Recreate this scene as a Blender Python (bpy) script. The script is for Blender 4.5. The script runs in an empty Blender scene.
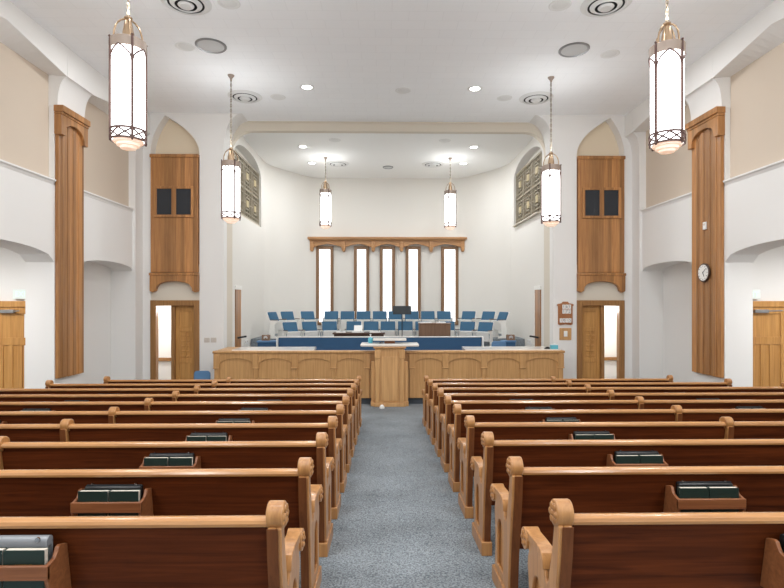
import bpy, bmesh, math, random
from mathutils import Vector, Matrix
random.seed(7)
C = bpy.context.scene.collection
PI = math.pi
# ---------------------------------------------------------------- camera frame
F = 520.0; CX = -0.14; CZ = 2.594; YAW = 0.88*PI/180; HOR = 301.0
SLOPE = 0.0692; FLAT = 12.2
def zf(y): return max(0.0, SLOPE*(FLAT-y))
def at(px, py, d):
    """world point at depth Y=d seen at photo position px,py"""
    t = (px-392)/F
    rx = math.sin(YAW)+t*math.cos(YAW); ry = math.cos(YAW)-t*math.sin(YAW)
    k = d/ry
    return Vector((CX+rx*k, d, CZ+(HOR-py)/F*k))
CEIL = CZ+5.1
def ceil_at(px, py, z=CEIL):
    k = (z-CZ)*F/(HOR-py)
    t = (px-392)/F
    return Vector((CX+(math.sin(YAW)+t*math.cos(YAW))*k, (math.cos(YAW)-t*math.sin(YAW))*k, z))

# ---------------------------------------------------------------- materials
def srgb(r, g, b):
    f = lambda c: (c/255/12.92 if c/255 <= .04045 else ((c/255+.055)/1.055)**2.4)
    return (f(r), f(g), f(b), 1)
def newmat(name):
    m = bpy.data.materials.new(name); m.use_nodes = True
    nt = m.node_tree
    return m, nt, nt.nodes['Principled BSDF']
def plain(name, col, rough=.6, metal=0.0, bump=0.0, bscale=60, var=0.0, spec=None):
    m, nt, b = newmat(name)
    b.inputs['Base Color'].default_value = col
    b.inputs['Roughness'].default_value = rough
    b.inputs['Metallic'].default_value = metal
    if spec is not None: b.inputs['Specular IOR Level'].default_value = spec
    tc = nt.nodes.new('ShaderNodeTexCoord')
    if bump or var:
        n = nt.nodes.new('ShaderNodeTexNoise'); n.inputs['Scale'].default_value = bscale
        n.inputs['Detail'].default_value = 4
        nt.links.new(tc.outputs['Object'], n.inputs['Vector'])
        if bump:
            bp = nt.nodes.new('ShaderNodeBump'); bp.inputs['Strength'].default_value = bump
            bp.inputs['Distance'].default_value = .01
            nt.links.new(n.outputs['Fac'], bp.inputs['Height']); nt.links.new(bp.outputs['Normal'], b.inputs['Normal'])
        if var:
            mx = nt.nodes.new('ShaderNodeMix'); mx.data_type = 'RGBA'
            mx.inputs[6].default_value = tuple(c*(1-var) for c in col[:3])+(1,)
            mx.inputs[7].default_value = tuple(min(1, c*(1+var)) for c in col[:3])+(1,)
            nt.links.new(n.outputs['Fac'], mx.inputs[0]); nt.links.new(mx.outputs[2], b.inputs['Base Color'])
    return m
def emis(name, col, strength):
    m, nt, b = newmat(name)
    b.inputs['Base Color'].default_value = (.8, .8, .8, 1)
    b.inputs['Emission Color'].default_value = col
    b.inputs['Emission Strength'].default_value = strength
    return m
def wood(name, dark, light, grain='X', rough=.35, scale=1.0, boards=0.0, coat=.0, contrast=1.0, spec=.5):
    """stretched-noise grain along an axis; boards>0 adds tone changes per board of that width across the grain"""
    m, nt, b = newmat(name); N = nt.nodes; L = nt.links
    tc = N.new('ShaderNodeTexCoord'); mp = N.new('ShaderNodeMapping')
    s = [26*scale]*3; s['XYZ'.index(grain)] = 1.2*scale
    mp.inputs['Scale'].default_value = s
    L.new(tc.outputs['Object'], mp.inputs['Vector'])
    n = N.new('ShaderNodeTexNoise'); n.inputs['Scale'].default_value = 1.0; n.inputs['Detail'].default_value = 5
    n.inputs['Roughness'].default_value = .62; n.inputs['Distortion'].default_value = .6
    L.new(mp.outputs[0], n.inputs['Vector'])
    r = N.new('ShaderNodeValToRGB'); r.color_ramp.elements[0].position = .5-.22/contrast; r.color_ramp.elements[1].position = .5+.2/contrast
    r.color_ramp.elements[0].color = dark; r.color_ramp.elements[1].color = light
    L.new(n.outputs['Fac'], r.inputs[0])
    out = r.outputs[0]
    if boards:
        sx = N.new('ShaderNodeSeparateXYZ'); L.new(tc.outputs['Object'], sx.inputs[0])
        ad = N.new('ShaderNodeMath'); ad.operation = 'ADD'
        L.new(sx.outputs[0], ad.inputs[0]); L.new(sx.outputs[1], ad.inputs[1])
        dv = N.new('ShaderNodeMath'); dv.operation = 'DIVIDE'; dv.inputs[1].default_value = boards
        L.new(ad.outputs[0], dv.inputs[0])
        fl = N.new('ShaderNodeMath'); fl.operation = 'FLOOR'; L.new(dv.outputs[0], fl.inputs[0])
        wn = N.new('ShaderNodeTexWhiteNoise'); wn.noise_dimensions = '1D'; L.new(fl.outputs[0], wn.inputs['W'])
        mr = N.new('ShaderNodeMapRange'); mr.inputs[3].default_value = .72; mr.inputs[4].default_value = 1.25
        L.new(wn.outputs['Value'], mr.inputs[0])
        mu = N.new('ShaderNodeVectorMath'); mu.operation = 'SCALE'
        L.new(out, mu.inputs[0]); L.new(mr.outputs[0], mu.inputs['Scale']); out = mu.outputs[0]
    L.new(out, b.inputs['Base Color'])
    b.inputs['Roughness'].default_value = rough; b.inputs['Specular IOR Level'].default_value = spec
    if coat: b.inputs['Coat Weight'].default_value = coat; b.inputs['Coat Roughness'].default_value = .15
    bp = N.new('ShaderNodeBump'); bp.inputs['Strength'].default_value = .06; bp.inputs['Distance'].default_value = .004
    L.new(n.outputs['Fac'], bp.inputs['Height']); L.new(bp.outputs['Normal'], b.inputs['Normal'])
    return m
def carpet_mat():
    m, nt, b = newmat('carpet'); N = nt.nodes; L = nt.links
    tc = N.new('ShaderNodeTexCoord')
    n = N.new('ShaderNodeTexNoise'); n.inputs['Scale'].default_value = 75; n.inputs['Detail'].default_value = 3
    n2 = N.new('ShaderNodeTexNoise'); n2.inputs['Scale'].default_value = 1.6; n2.inputs['Detail'].default_value = 4
    for q in (n, n2): L.new(tc.outputs['Object'], q.inputs['Vector'])
    r = N.new('ShaderNodeValToRGB'); e = r.color_ramp.elements
    e[0].position = .33; e[0].color = CARPET[0]; e[1].position = .67; e[1].color = CARPET[1]
    L.new(n.outputs['Fac'], r.inputs[0])
    mr = N.new('ShaderNodeMapRange'); mr.inputs[1].default_value = .3; mr.inputs[2].default_value = .7; mr.inputs[3].default_value = .86; mr.inputs[4].default_value = 1.1
    L.new(n2.outputs['Fac'], mr.inputs[0])
    mu = N.new('ShaderNodeVectorMath'); mu.operation = 'SCALE'
    L.new(r.outputs[0], mu.inputs[0]); L.new(mr.outputs[0], mu.inputs['Scale'])
    L.new(mu.outputs[0], b.inputs['Base Color'])
    b.inputs['Roughness'].default_value = .95; b.inputs['Specular IOR Level'].default_value = .1
    bp = N.new('ShaderNodeBump'); bp.inputs['Strength'].default_value = .5; bp.inputs['Distance'].default_value = .01
    L.new(n.outputs['Fac'], bp.inputs['Height']); L.new(bp.outputs['Normal'], b.inputs['Normal'])
    return m
CARPET = (srgb(92, 98, 104), srgb(158, 165, 169))
def tile_mat():
    m, nt, b = newmat('ceiling_tile'); N = nt.nodes; L = nt.links
    tc = N.new('ShaderNodeTexCoord')
    br = N.new('ShaderNodeTexBrick'); br.offset = 0.5
    br.inputs['Scale'].default_value = 1.0; br.inputs['Brick Width'].default_value = .61; br.inputs['Row Height'].default_value = .305
    br.inputs['Mortar Size'].default_value = .006; br.inputs['Mortar Smooth'].default_value = .3
    base = srgb(247, 248, 249)
    br.inputs['Color1'].default_value = base; br.inputs['Color2'].default_value = srgb(249, 250, 251); br.inputs['Mortar'].default_value = srgb(241, 242, 243)
    L.new(tc.outputs['Object'], br.inputs['Vector']); L.new(br.outputs['Color'], b.inputs['Base Color'])
    b.inputs['Roughness'].default_value = .9
    n = N.new('ShaderNodeTexNoise'); n.inputs['Scale'].default_value = 90
    L.new(tc.outputs['Object'], n.inputs['Vector'])
    bp = N.new('ShaderNodeBump'); bp.inputs['Strength'].default_value = .15; bp.inputs['Distance'].default_value = .01
    L.new(n.outputs['Fac'], bp.inputs['Height']); L.new(bp.outputs['Normal'], b.inputs['Normal'])
    return m

M = dict(
    white=plain('white_plaster', srgb(232, 230, 227), .85, bump=.06, bscale=25),
    ceilw=plain('smooth_ceiling', srgb(248, 248, 246), .9),
    tile=tile_mat(),
    beige=plain('beige_plaster', srgb(206, 191, 174), .85, bump=.05, bscale=40),
    niche=plain('yellow_beige_plaster', srgb(232, 217, 192), .85, bump=.05, bscale=40),
    tan=plain('tan_plaster', srgb(216, 207, 192), .85, bump=.05, bscale=40),
    chancel=plain('pale_grey_plaster', srgb(231, 228, 222), .85, bump=.12, bscale=14),
    carpet=carpet_mat(),
    oak=wood('golden_oak', srgb(150, 100, 55), srgb(190, 138, 84), 'Z', .36, 1.0, coat=.25),
    oakx=wood('golden_oak_along', srgb(160, 108, 60), srgb(194, 142, 90), 'X', .22, 1.0, coat=.4),
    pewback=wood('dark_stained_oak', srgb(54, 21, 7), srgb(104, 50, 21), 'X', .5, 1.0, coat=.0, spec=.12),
    pewmid=wood('stained_shaded_oak', srgb(88, 48, 24), srgb(118, 70, 38), 'Z', .45, 1.0, spec=.25),
    rack=wood('rack_oak', srgb(112, 64, 36), srgb(146, 92, 56), 'X', .4, 1.6),
    panel=wood('panel_oak', srgb(150, 100, 55), srgb(190, 136, 82), 'Z', .4, .9, boards=.11, coat=.15),
    ros=wood('rostrum_oak', srgb(176, 130, 80), srgb(206, 160, 106), 'Z', .38, .8, coat=.15),
    pul=wood('pulpit_oak', srgb(186, 138, 86), srgb(216, 170, 116), 'Z', .36, .8, coat=.15),
    door=wood('door_oak', srgb(170, 118, 60), srgb(206, 154, 88), 'Z', .4, .8),
    frame=wood('frame_oak', srgb(128, 88, 46), srgb(164, 118, 68), 'Z', .42, 1.0),
    wframe=wood('window_frame_oak', srgb(112, 82, 54), srgb(150, 114, 80), 'Z', .45, 1.0),
    val=wood('valance_oak', srgb(160, 112, 66), srgb(196, 148, 100), 'X', .4, 1.0),
    walnut=wood('dark_walnut', srgb(62, 40, 28), srgb(88, 60, 42), 'X', .35, 1.0),
    brown=wood('console_brown', srgb(104, 76, 56), srgb(134, 102, 78), 'Z', .45, 1.0),
    grillecloth=plain('speaker_cloth', srgb(52, 54, 58), .9, bump=.3, bscale=300),
    brass=plain('brushed_brass', srgb(176, 150, 122), .34, .75),
    bronzed=plain('dark_bronze', srgb(96, 72, 66), .5, .4),
    bronze=plain('bronze_band', srgb(160, 144, 132), .5, .4),
    chainm=plain('chain_metal', srgb(128, 116, 100), .4, .8),
    fret=plain('fretwork_bronze', srgb(160, 150, 130), .5, .2),
    fretback=plain('grille_backing', srgb(78, 74, 66), .8),
    gold=plain('gold_square', srgb(190, 174, 136), .5, .0),
    shade=emis('opal_glass_lit', (.97, .99, 1, 1), 3.4),
    amber=emis('amber_glass_lit', srgb(246, 196, 158), .55),
    pane=emis('frosted_pane_daylight', (.97, .985, 1, 1), 1.05),
    lamp=emis('downlight_lens', (1, .98, .94, 1), 6.0),
    navy=plain('blue_upholstery', srgb(46, 86, 124), .75, bump=.3, bscale=160, var=.12),
    blue=plain('blue_chair_fabric', srgb(52, 98, 130), .7, bump=.3, bscale=160, var=.1),
    seatblue=plain('pale_blue_vinyl', srgb(92, 132, 172), .5),
    cream=plain('cream_shell', srgb(242, 240, 235), .4),
    top=plain('cream_with_reflection', srgb(238, 232, 224), .12),  # cream shelf colour, light enough to paint in the counter's white reflection
    kick=plain('dark_kick', srgb(70, 76, 84), .8),
    black=plain('black_leather', srgb(18, 19, 20), .35),
    blackm=plain('black_metal', srgb(34, 40, 44), .5),
    green=plain('dark_green_cloth', srgb(22, 42, 36), .45, bump=.2, bscale=300),
    page=plain('page_edges', srgb(206, 196, 182), .8, bump=.3, bscale=300),
    grey=plain('grey_binder', srgb(128, 130, 134), .35),
    goldtx=plain('gold_foil', srgb(150, 122, 66), .4, .6),
    chrome=plain('chrome', srgb(190, 190, 192), .2, 1),
    alum=plain('grey_metal', srgb(150, 150, 150), .4, .6),
    vent=plain('vent_white', srgb(226, 226, 224), .35, .1),
    ventd=plain('vent_gap', srgb(36, 36, 36), .8),
    cover=plain('disc_cover', srgb(228, 228, 226), .7),
    spk=plain('speaker_grille', srgb(204, 204, 203), .7, bump=.4, bscale=300),
    disc=plain('white_disc', srgb(232, 232, 230), .7),
    plate=plain('ivory_plate', srgb(206, 196, 186), .4),
    paper=plain('white_paper', srgb(236, 236, 234), .7),
    clockw=plain('clock_face', srgb(238, 236, 232), .5),
    clockr=plain('clock_rim', srgb(70, 48, 34), .35),
    greenl=emis('exit_letters', srgb(80, 200, 150), .9),
    exitw=plain('exit_housing', srgb(232, 240, 236), .5),
    cyan=plain('cyan_plastic', srgb(92, 178, 196), .3),
    cherry=wood('cherry_board', srgb(142, 88, 50), srgb(172, 114, 70), 'Z', .35, 1.0, coat=.2),
    ink=plain('black_ink', srgb(60, 56, 56), .6),
)

# ---------------------------------------------------------------- mesh builder
class MB:
    def __init__(s, xf=None): s.bm = bmesh.new(); s.xf = xf
    def box(s, x0, x1, y0, y1, z0, z1, mt=None):
        r = bmesh.ops.create_cube(s.bm, size=1)
        for v in r['verts']:
            v.co = Vector(((x0+x1)/2+v.co.x*(x1-x0), (y0+y1)/2+v.co.y*(y1-y0), (z0+z1)/2+v.co.z*(z1-z0)))
            if mt is not None: v.co = mt @ v.co
        return s
    def _map(s, plane, u, v, w):
        return {'XZ': (u, w, v), 'YZ': (w, u, v), 'XY': (u, v, w)}[plane]
    def prism(s, pts, plane, a, b):
        lo = [s.bm.verts.new(s._map(plane, u, v, a)) for u, v in pts]
        hi = [s.bm.verts.new(s._map(plane, u, v, b)) for u, v in pts]
        n = len(pts)
        s.bm.faces.new(lo); s.bm.faces.new(hi[::-1])
        for i in range(n): s.bm.faces.new((lo[i], hi[i], hi[(i+1) % n], lo[(i+1) % n]))
        return s
    def holed(s, outer, holes, plane, a, b):
        """a plate with holes: filled outline between loops, given thickness"""
        edges, loops = [], []
        for lp in [outer]+holes:
            vs = [s.bm.verts.new(s._map(plane, u, v, a)) for u, v in lp]
            loops.append(vs)
            for i in range(len(vs)): edges.append(s.bm.edges.new((vs[i], vs[(i+1) % len(vs)])))
        r = bmesh.ops.triangle_fill(s.bm, edges=edges, use_beauty=True, use_dissolve=False)
        fs = [g for g in r['geom'] if isinstance(g, bmesh.types.BMFace)]
        e = bmesh.ops.extrude_face_region(s.bm, geom=fs)
        d = Vector(s._map(plane, 0, 0, b-a))
        bmesh.ops.translate(s.bm, vec=d, verts=[g for g in e['geom'] if isinstance(g, bmesh.types.BMVert)])
        return s
    def cyl(s, p0, p1, r0, r1=None, n=16, caps=True):
        r1 = r0 if r1 is None else r1
        p0, p1 = Vector(p0), Vector(p1); d = (p1-p0)
        q = d.to_track_quat('Z', 'Y').to_matrix().to_4x4()
        r = bmesh.ops.create_cone(s.bm, cap_ends=caps, segments=n, radius1=r0, radius2=r1, depth=d.length)
        mt = Matrix.Translation((p0+p1)/2) @ q
        for v in r['verts']: v.co = mt @ v.co
        return s
    def ball(s, c, rx, ry=None, rz=None, u=12, v=8):
        ry = rx if ry is None else ry; rz = rx if rz is None else rz
        r = bmesh.ops.create_uvsphere(s.bm, u_segments=u, v_segments=v, radius=1)
        for q in r['verts']: q.co = Vector((c[0]+q.co.x*rx, c[1]+q.co.y*ry, c[2]+q.co.z*rz))
        return s
    def lathe(s, prof, n=28, c=(0, 0, 0), closed=False):
        rings = []
        for r, z in prof:
            rings.append([s.bm.verts.new((c[0]+r*math.cos(2*PI*i/n), c[1]+r*math.sin(2*PI*i/n), c[2]+z)) for i in range(n)])
        m = len(rings)
        for k in range(m if closed else m-1):
            A, B = rings[k], rings[(k+1) % m]
            for i in range(n): s.bm.faces.new((A[i], A[(i+1) % n], B[(i+1) % n], B[i]))
        if not closed:
            if prof[0][0] > 1e-5: s.bm.faces.new(rings[0][::-1])
            if prof[-1][0] > 1e-5: s.bm.faces.new(rings[-1])
        return s
    def tube(s, pts, r, n=8, closed=False):
        P = [Vector(p) for p in pts]; rings = []
        m = len(P)
        for i, p in enumerate(P):
            a = P[(i-1) % m] if closed or i > 0 else P[i]
            b = P[(i+1) % m] if closed or i < m-1 else P[i]
            t = (b-a).normalized()
            up = Vector((0, 0, 1)) if abs(t.z) < .9 else Vector((1, 0, 0))
            x = t.cross(up).normalized(); y = x.cross(t)
            rings.append([s.bm.verts.new(p+x*r*math.cos(2*PI*k/n)+y*r*math.sin(2*PI*k/n)) for k in range(n)])
        for i in range(m if closed else m-1):
            A, B = rings[i], rings[(i+1) % m]
            for k in range(n): s.bm.faces.new((A[k], A[(k+1) % n], B[(k+1) % n], B[k]))
        if not closed: s.bm.faces.new(rings[0][::-1]); s.bm.faces.new(rings[-1])
        return s
    def grid(s, rows):
        vs = [[s.bm.verts.new(p) for p in r] for r in rows]
        for i in range(len(vs)-1):
            for j in range(len(vs[0])-1): s.bm.faces.new((vs[i][j], vs[i][j+1], vs[i+1][j+1], vs[i+1][j]))
        return s
    def build(s, name, mat, parent=None, bevel=0.0, seg=2, loc=None, label=None, smooth=True, angle=35):
        bm = s.bm
        if s.xf:
            for v in bm.verts: v.co = s.xf(v.co)
        bmesh.ops.recalc_face_normals(bm, faces=bm.faces)
        me = bpy.data.meshes.new(name); bm.to_mesh(me); bm.free()
        if smooth:
            me.polygons.foreach_set('use_smooth', [True]*len(me.polygons))
            me.set_sharp_from_angle(angle=math.radians(angle))
        o = bpy.data.objects.new(name, me); C.objects.link(o)
        me.materials.append(mat)
        if parent: o.parent = parent
        if loc is not None: o.location = loc
        if bevel:
            b = o.modifiers.new('edge', 'BEVEL'); b.width = bevel; b.segments = seg; b.limit_method = 'ANGLE'; b.angle_limit = math.radians(40)
        if label: o['label'] = label
        return o
def tag(o, label, cat, group=None):
    o['label'] = label; o['category'] = cat
    if group: o['group'] = group
    return o
def thing(name, label, cat, loc=(0, 0, 0), rz=0, group=None):
    o = bpy.data.objects.new(name, None); C.objects.link(o); o.location = loc; o.rotation_euler = (0, 0, rz)
    o.empty_display_size = .1
    return tag(o, label, cat, group)
def struct(o):
    o['kind'] = 'structure'; return o
KIDS = {}
def copy_tree(o, parent=None):
    c = o.copy(); C.objects.link(c)
    if parent is not None: c.parent = parent
    for ch in [k for k in bpy.data.objects if k.parent == o]: copy_tree(ch, c)
    return c
def dup(o, label, loc, rz=0, group=None):
    c = copy_tree(o); c['label'] = label; c.location = loc; c.rotation_euler = (0, 0, rz)
    if group: c['group'] = group
    return c
def text(body, name, mat, size, parent=None, loc=(0, 0, 0), rot=(PI/2, 0, 0), ext=.0008):
    cu = bpy.data.curves.new(name, 'FONT'); cu.body = body; cu.size = size; cu.align_x = 'CENTER'; cu.align_y = 'CENTER'; cu.extrude = ext
    o = bpy.data.objects.new(name, cu); C.objects.link(o); cu.materials.append(mat)
    o.location = loc; o.rotation_euler = rot
    bpy.context.view_layer.update()
    me = bpy.data.meshes.new_from_object(o.evaluated_get(bpy.context.evaluated_depsgraph_get()))
    bpy.data.objects.remove(o); bpy.data.curves.remove(cu)
    me.name = name; me.materials.clear(); me.materials.append(mat)
    o = bpy.data.objects.new(name, me); C.objects.link(o); o.location = loc; o.rotation_euler = rot
    if parent: o.parent = parent
    return o
def arc(cx, cy, rx, ry, a0, a1, n):
    return [(cx+rx*math.cos(math.radians(a0+(a1-a0)*i/n)), cy+ry*math.sin(math.radians(a0+(a1-a0)*i/n))) for i in range(n+1)]
SIDE = {-1: 'left', 1: 'right'}

# ================================================================= SETTING
YB = -3.0                   # how far behind the camera the floor and side walls run
YW = 14.2                   # plane of the front wall
# floor: sloped carpet, then a flat stretch before the rostrum
b = MB(); b.prism([(YB, zf(YB)), (FLAT, 0), (16.6, 0), (16.6, -.3), (YB, -.3)], 'YZ', -11, 11)
struct(b.build('floor', M['carpet'], smooth=False))
b = MB(); b.box(-4.26, 4.26, 13.25, 14.2, .0, .62); b.box(-4.49, 4.49, 14.2, 21.6, .0, .62); b.box(-4.5, 4.5, 16.6, 17.9, .62, 1.03); b.box(-4.5, 4.5, 17.9, 21.6, .62, 1.35); b.box(-4.5, -3.3, 17.1, 17.9, 1.03, 1.35); b.box(3.3, 4.5, 17.1, 17.9, 1.03, 1.35)
struct(b.build('floor_stand', M['carpet'], smooth=False))
b = MB(); b.box(-7.6, 7.6, YB, 15.02, CEIL, CEIL+.12); struct(b.build('ceiling', M['tile'], smooth=False))
b = MB(); b.box(-5.2, 5.2, 15.02, 22.2, CEIL-.0, CEIL+.12); struct(b.build('ceiling_chancel', M['ceilw'], smooth=False))

XP, XW, XB, XU = 6.68, 6.755, 6.49, 6.86     # pilaster face, lower wall face, beam face, beige wall face
PILS = {-1: (10.52, 11.46), 1: (10.4, 11.45)}
LEDGE = CZ+2.43
def arch_pts(y0, y1, zs, zc, n=18):
    return [(y0+(y1-y0)*i/n, zs+(zc-zs)*math.sqrt(max(0, 1-(2*i/n-1)**2))**.9) for i in range(n+1)]
for s in (-1, 1):
    nm = SIDE[s]; PIL = PILS[s]; BAYS = [(7.2, PIL[0]+.02, .78, 1.07), (11.47, 13.8, .79, .955)]
    # lower wall with the two segmental arch openings
    out = [(YB, LEDGE-.03), (YB, -.2)]
    for (y0, y1, zs, zc) in BAYS:
        out += [(y0, -.2)]+arch_pts(y0, y1, CZ+zs, CZ+zc)+[(y1, -.2)]
    out += [(YW+.05, -.2), (YW+.05, LEDGE-.03)]
    b = MB(); b.prism(out, 'YZ', s*XW, s*7.33); struct(b.build('wall_'+nm, M['white'], smooth=False))
    # beige upper wall
    b = MB(); b.box(min(s*XU, s*7.3), max(s*XU, s*7.3), YB, YW+.05, LEDGE-.02, CEIL); struct(b.build('wall_%s_upper' % nm, M['beige'], smooth=False))
    # ledge mouldings
    b = MB()
    for (y0, y1) in ((YB, PIL[0]), (PIL[1], 13.82)):
        b.prism([(s*(XW-.05), LEDGE), (s*(XU+.02), LEDGE), (s*(XU+.02), LEDGE-.1), (s*(XW-.004), LEDGE-.1), (s*(XW-.02), LEDGE-.05), (s*(XW-.05), LEDGE-.03)], 'XZ', y0, y1)
    struct(b.build('trim_1' if s < 0 else 'trim_2', M['white'], smooth=False))
    # piers: plain white behind the pilaster and at the far corner
    b = MB()
    for (y0, y1) in (PIL, (13.8, YW+.05)):
        if y0 < 12: b.box(min(s*XW, s*7.0), max(s*XW, s*7.0), y0+.01, y1-.01, LEDGE-.1, CZ+3.9)
        else: b.box(min(s*XP, s*(XW+.01)), max(s*XP, s*(XW+.01)), y0-.012, y1, -.2, LEDGE-.1); b.box(min(s*XP, s*7.0), max(s*XP, s*7.0), y0-.012, y1, LEDGE-.1, CZ+3.9)
    struct(b.build('wall_%s_pier' % nm, M['white'], smooth=False)); b = MB()
    # corbel swelling out above each pilaster
    for (y0, y1) in (PIL, (13.8, YW+.05)):
        pr = [(s*XU, CEIL), (s*XU, CZ+3.9), (s*XP, CZ+3.9)]
        for i in range(11):
            t = math.radians(90*i/10); pr.append((s*(XP-.2*(1-math.cos(t))), CZ+3.96+.54*math.sin(t)))
        pr.append((s*XB, CEIL)); b.prism(pr, 'XZ', y0-(.012 if y0 > 12 else 0), y1)
    struct(b.build('wall_%s_corbel' % nm, M['white'], angle=30))
    # deep beam over the bays: front edge rises to the crown, back edge level
    b = MB()
    for (y0, y1, rise) in ((YB, 7.2, .1), (7.2, PIL[0], .24), (PIL[1], 13.8, .16)):
        rows = []
        for i in range(21):
            y = y0+(y1-y0)*i/20; u = abs(2*i/20-1)
            ze = CZ+4.5+rise*(1-u)
            rows.append([(s*XB, y, CEIL), (s*XB, y, ze), (s*(XU+.02), y, CZ+4.53)])
        b.grid(rows)
    struct(b.build('wall_%s_beam' % nm, M['white'], smooth=False))
    # recess behind the arches: far wall of the small bay, lobby behind the near bay
    b = MB()
    b.box(min(s*7.33, s*7.6), max(s*7.33, s*7.6), 10.9, YW+.6, -.2, CZ+1.4)
    b.box(min(s*7.33, s*10.6), max(s*7.33, s*10.6), 10.95, 11.1, -.2, CZ+1.4)
    b.box(min(s*10.4, s*10.6), max(s*10.4, s*10.6), 4, 11, -.2, CZ+1.4)
    b.box(min(s*7.33, s*10.6), max(s*7.33, s*10.6), 3.9, 4.0, -.2, CZ+1.4)
    struct(b.build('wall_%s_lobby' % nm, M['white'], smooth=False))
    b = MB(); b.box(min(s*6.95, s*10.6), max(s*6.95, s*10.6), 3.9, YW+.6, CZ+1.3, CZ+1.42)
    struct(b.build('ceiling_lobby_%s' % nm, M['ceilw'], smooth=False))

# front wall, either side of the chancel opening: door, hanging organ panel and pointed niche share one tall slot
OUTER = [(4.5-.5*(1-math.cos(math.radians(a)))**1.1, CZ+4.05+1.05*math.sin(math.radians(a))) for a in range(10, 91, 10)]
for s in (-1, 1):
    nm = SIDE[s]; zs = CZ+4.0
    pts = [(4.5, -.2), (4.5, CZ+4.05)]
    pts += OUTER
    pts += [(7.0, CEIL), (7.0, -.2), (6.47, -.2), (6.47, zs)]
    ax, az = 6.08, CZ+5.04
    for i in range(1, 11):
        t = i/10; pts.append((6.47+(ax-6.47)*t**1.7, zs+(az-zs)*t**.85))
    for i in range(1, 11):
        t = 1-i/10; pts.append((5.15+(ax-5.15)*t**1.6, zs+(az-zs)*t**.8))
    pts += [(5.15, -.2)]
    b = MB(); b.prism([(s*x, z) for x, z in pts], 'XZ', YW, YW+.3)
    b.prism([(s*x, z) for x, z in [(4.5, CZ+4.05)]+OUTER+[(4.9, CEIL), (4.9, CZ+4.05)]], 'XZ', YW+.3, 14.84)
    struct(b.build('wall_front_'+nm, M['white'], smooth=False))
    b = MB(); b.box(min(s*5.0, s*6.6), max(s*5.0, s*6.6), YW+.3, YW+.38, CZ+3.8, CEIL); struct(b.build('wall_front_%s_niche' % nm, M['niche'], smooth=False))
    b = MB(); b.box(min(s*5.1, s*6.5), max(s*5.1, s*6.5), YW+.04, YW+.3, CZ-.02, CZ+1.0); struct(b.build('wall_front_%s_transom' % nm, M['tan'], smooth=False))
    # small room behind the door
    b = MB()
    b.box(min(s*4.96, s*7.4), max(s*4.96, s*7.4), 16.4, 16.5, -.2, CZ+1.3)
    b.box(min(s*4.96, s*5.05), max(s*4.96, s*5.05), 14.6, 16.45, -.2, CZ+1.3)
    b.box(min(s*4.96, s*7.4), max(s*4.96, s*7.4), 14.52, 16.5, CZ+1.2, CZ+1.3)
    b.box(min(s*7.3, s*7.4), max(s*7.3, s*7.4), 14.6, 16.5, -.2, CZ+1.3)
    struct(b.build('wall_%s_vestry' % nm, M['white'], smooth=False))

# beige inner arch of the chancel
H = 4.5; R = .62; ZT = CZ+4.84
pts = [(-4.8, -.2), (-4.8, CEIL), (4.8, CEIL), (4.8, -.2), (H, -.2)]+arc(H-R, ZT-R, R, R, 0, 90, 10)+arc(-(H-R), ZT-R, R, R, 90, 180, 10)+[(-H, -.2)]
b = MB(); b.prism(pts, 'XZ', 14.84, 15.02); b.box(-4.8, -4.5, YW+.3, 14.84, -.2, CZ+4.05); b.box(4.5, 4.8, YW+.3, 14.84, -.2, CZ+4.05); b.box(-4.0, 4.0, 14.8, 14.84, CEIL-.03, CEIL); struct(b.build('wall_chancel_arch', M['tan'], smooth=False))

# chancel side walls with the arched grille recess, rounded back corners, back wall
GY0, GY1 = 15.25, 18.6
for s in (-1, 1):
    b = MB()
    lo, hi = CZ+2.62, CEIL; XC = 4.52; YE = 19.0
    b.prism([(15.0, -.2), (YE, -.2), (YE, lo), (15.0, lo)], 'YZ', s*XC, s*4.95)
    ap = [(GY0, lo)]+[(GY0+(GY1-GY0)*i/24, CZ+4.35+.5*(max(0, 1-abs(2*i/24-1)**2.4))**.6) for i in range(25)]+[(GY1, lo)]
    b.prism([(15.0, lo), (15.0, hi), (YE, hi), (YE, lo)]+ap[::-1], 'YZ', s*XC, s*4.95)
    b.box(min(s*4.8, s*5.0), max(s*4.8, s*5.0), 15.0, YE, lo-.1, hi)
    struct(b.build('wall_chancel_'+SIDE[s], M['chancel'], smooth=False))
plan = [(4.52, 19.0), (4.47, 19.35), (4.36, 19.68), (4.2, 20.0), (4.0, 20.3), (3.8, 20.6), (3.62, 20.87), (3.45, 21.1), (3.28, 21.3), (3.1, 21.45), (2.95, 21.54), (2.8, 21.585), (2.6, 21.6)]
outl = plan+[(-x, y) for x, y in plan[::-1]]
b = MB(); b.prism(outl+[(-4.95, 19.0), (-4.95, 22.1), (4.95, 22.1), (4.95, 19.0)], 'XY', -.2, CEIL)
struct(b.build('wall_back', M['chancel'], angle=40))

# ---------------------------------------------------------------- chancel windows
WX = [-2.59, -1.07, 0.0, 1.07, 2.59]
for i, x in enumerate(WX):
    w = .36 if i in (0, 4) else .315
    root = thing('window_%d' % (i+1), '', '', (x, 21.6, CZ-1.0)); del root['label']; del root['category']; struct(root)
    H2 = 3.27
    b = MB(); t = .13
    b.box(-w, -w+t, -.09, -.001, 0, H2); b.box(w-t, w, -.09, -.001, 0, H2); b.box(-w+t, w-t, -.09, -.001, H2-t, H2); b.box(-w+t, w-t, -.09, -.001, 0, t)
    b.build('window_frame', M['wframe'], root, bevel=.012)
    b = MB(); b.box(-w+t-.005, w-t+.005, -.045, -.02, t, H2-t); b.build('window_pane', M['pane'], root)
    b = MB()
    for k in range(1, 9): b.box(-w+t, w-t, -.05, -.044, t+k*(H2-2*t)/9-.003, t+k*(H2-2*t)/9+.003)
    b.build('glazing_bar', M['vent'], root)

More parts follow.
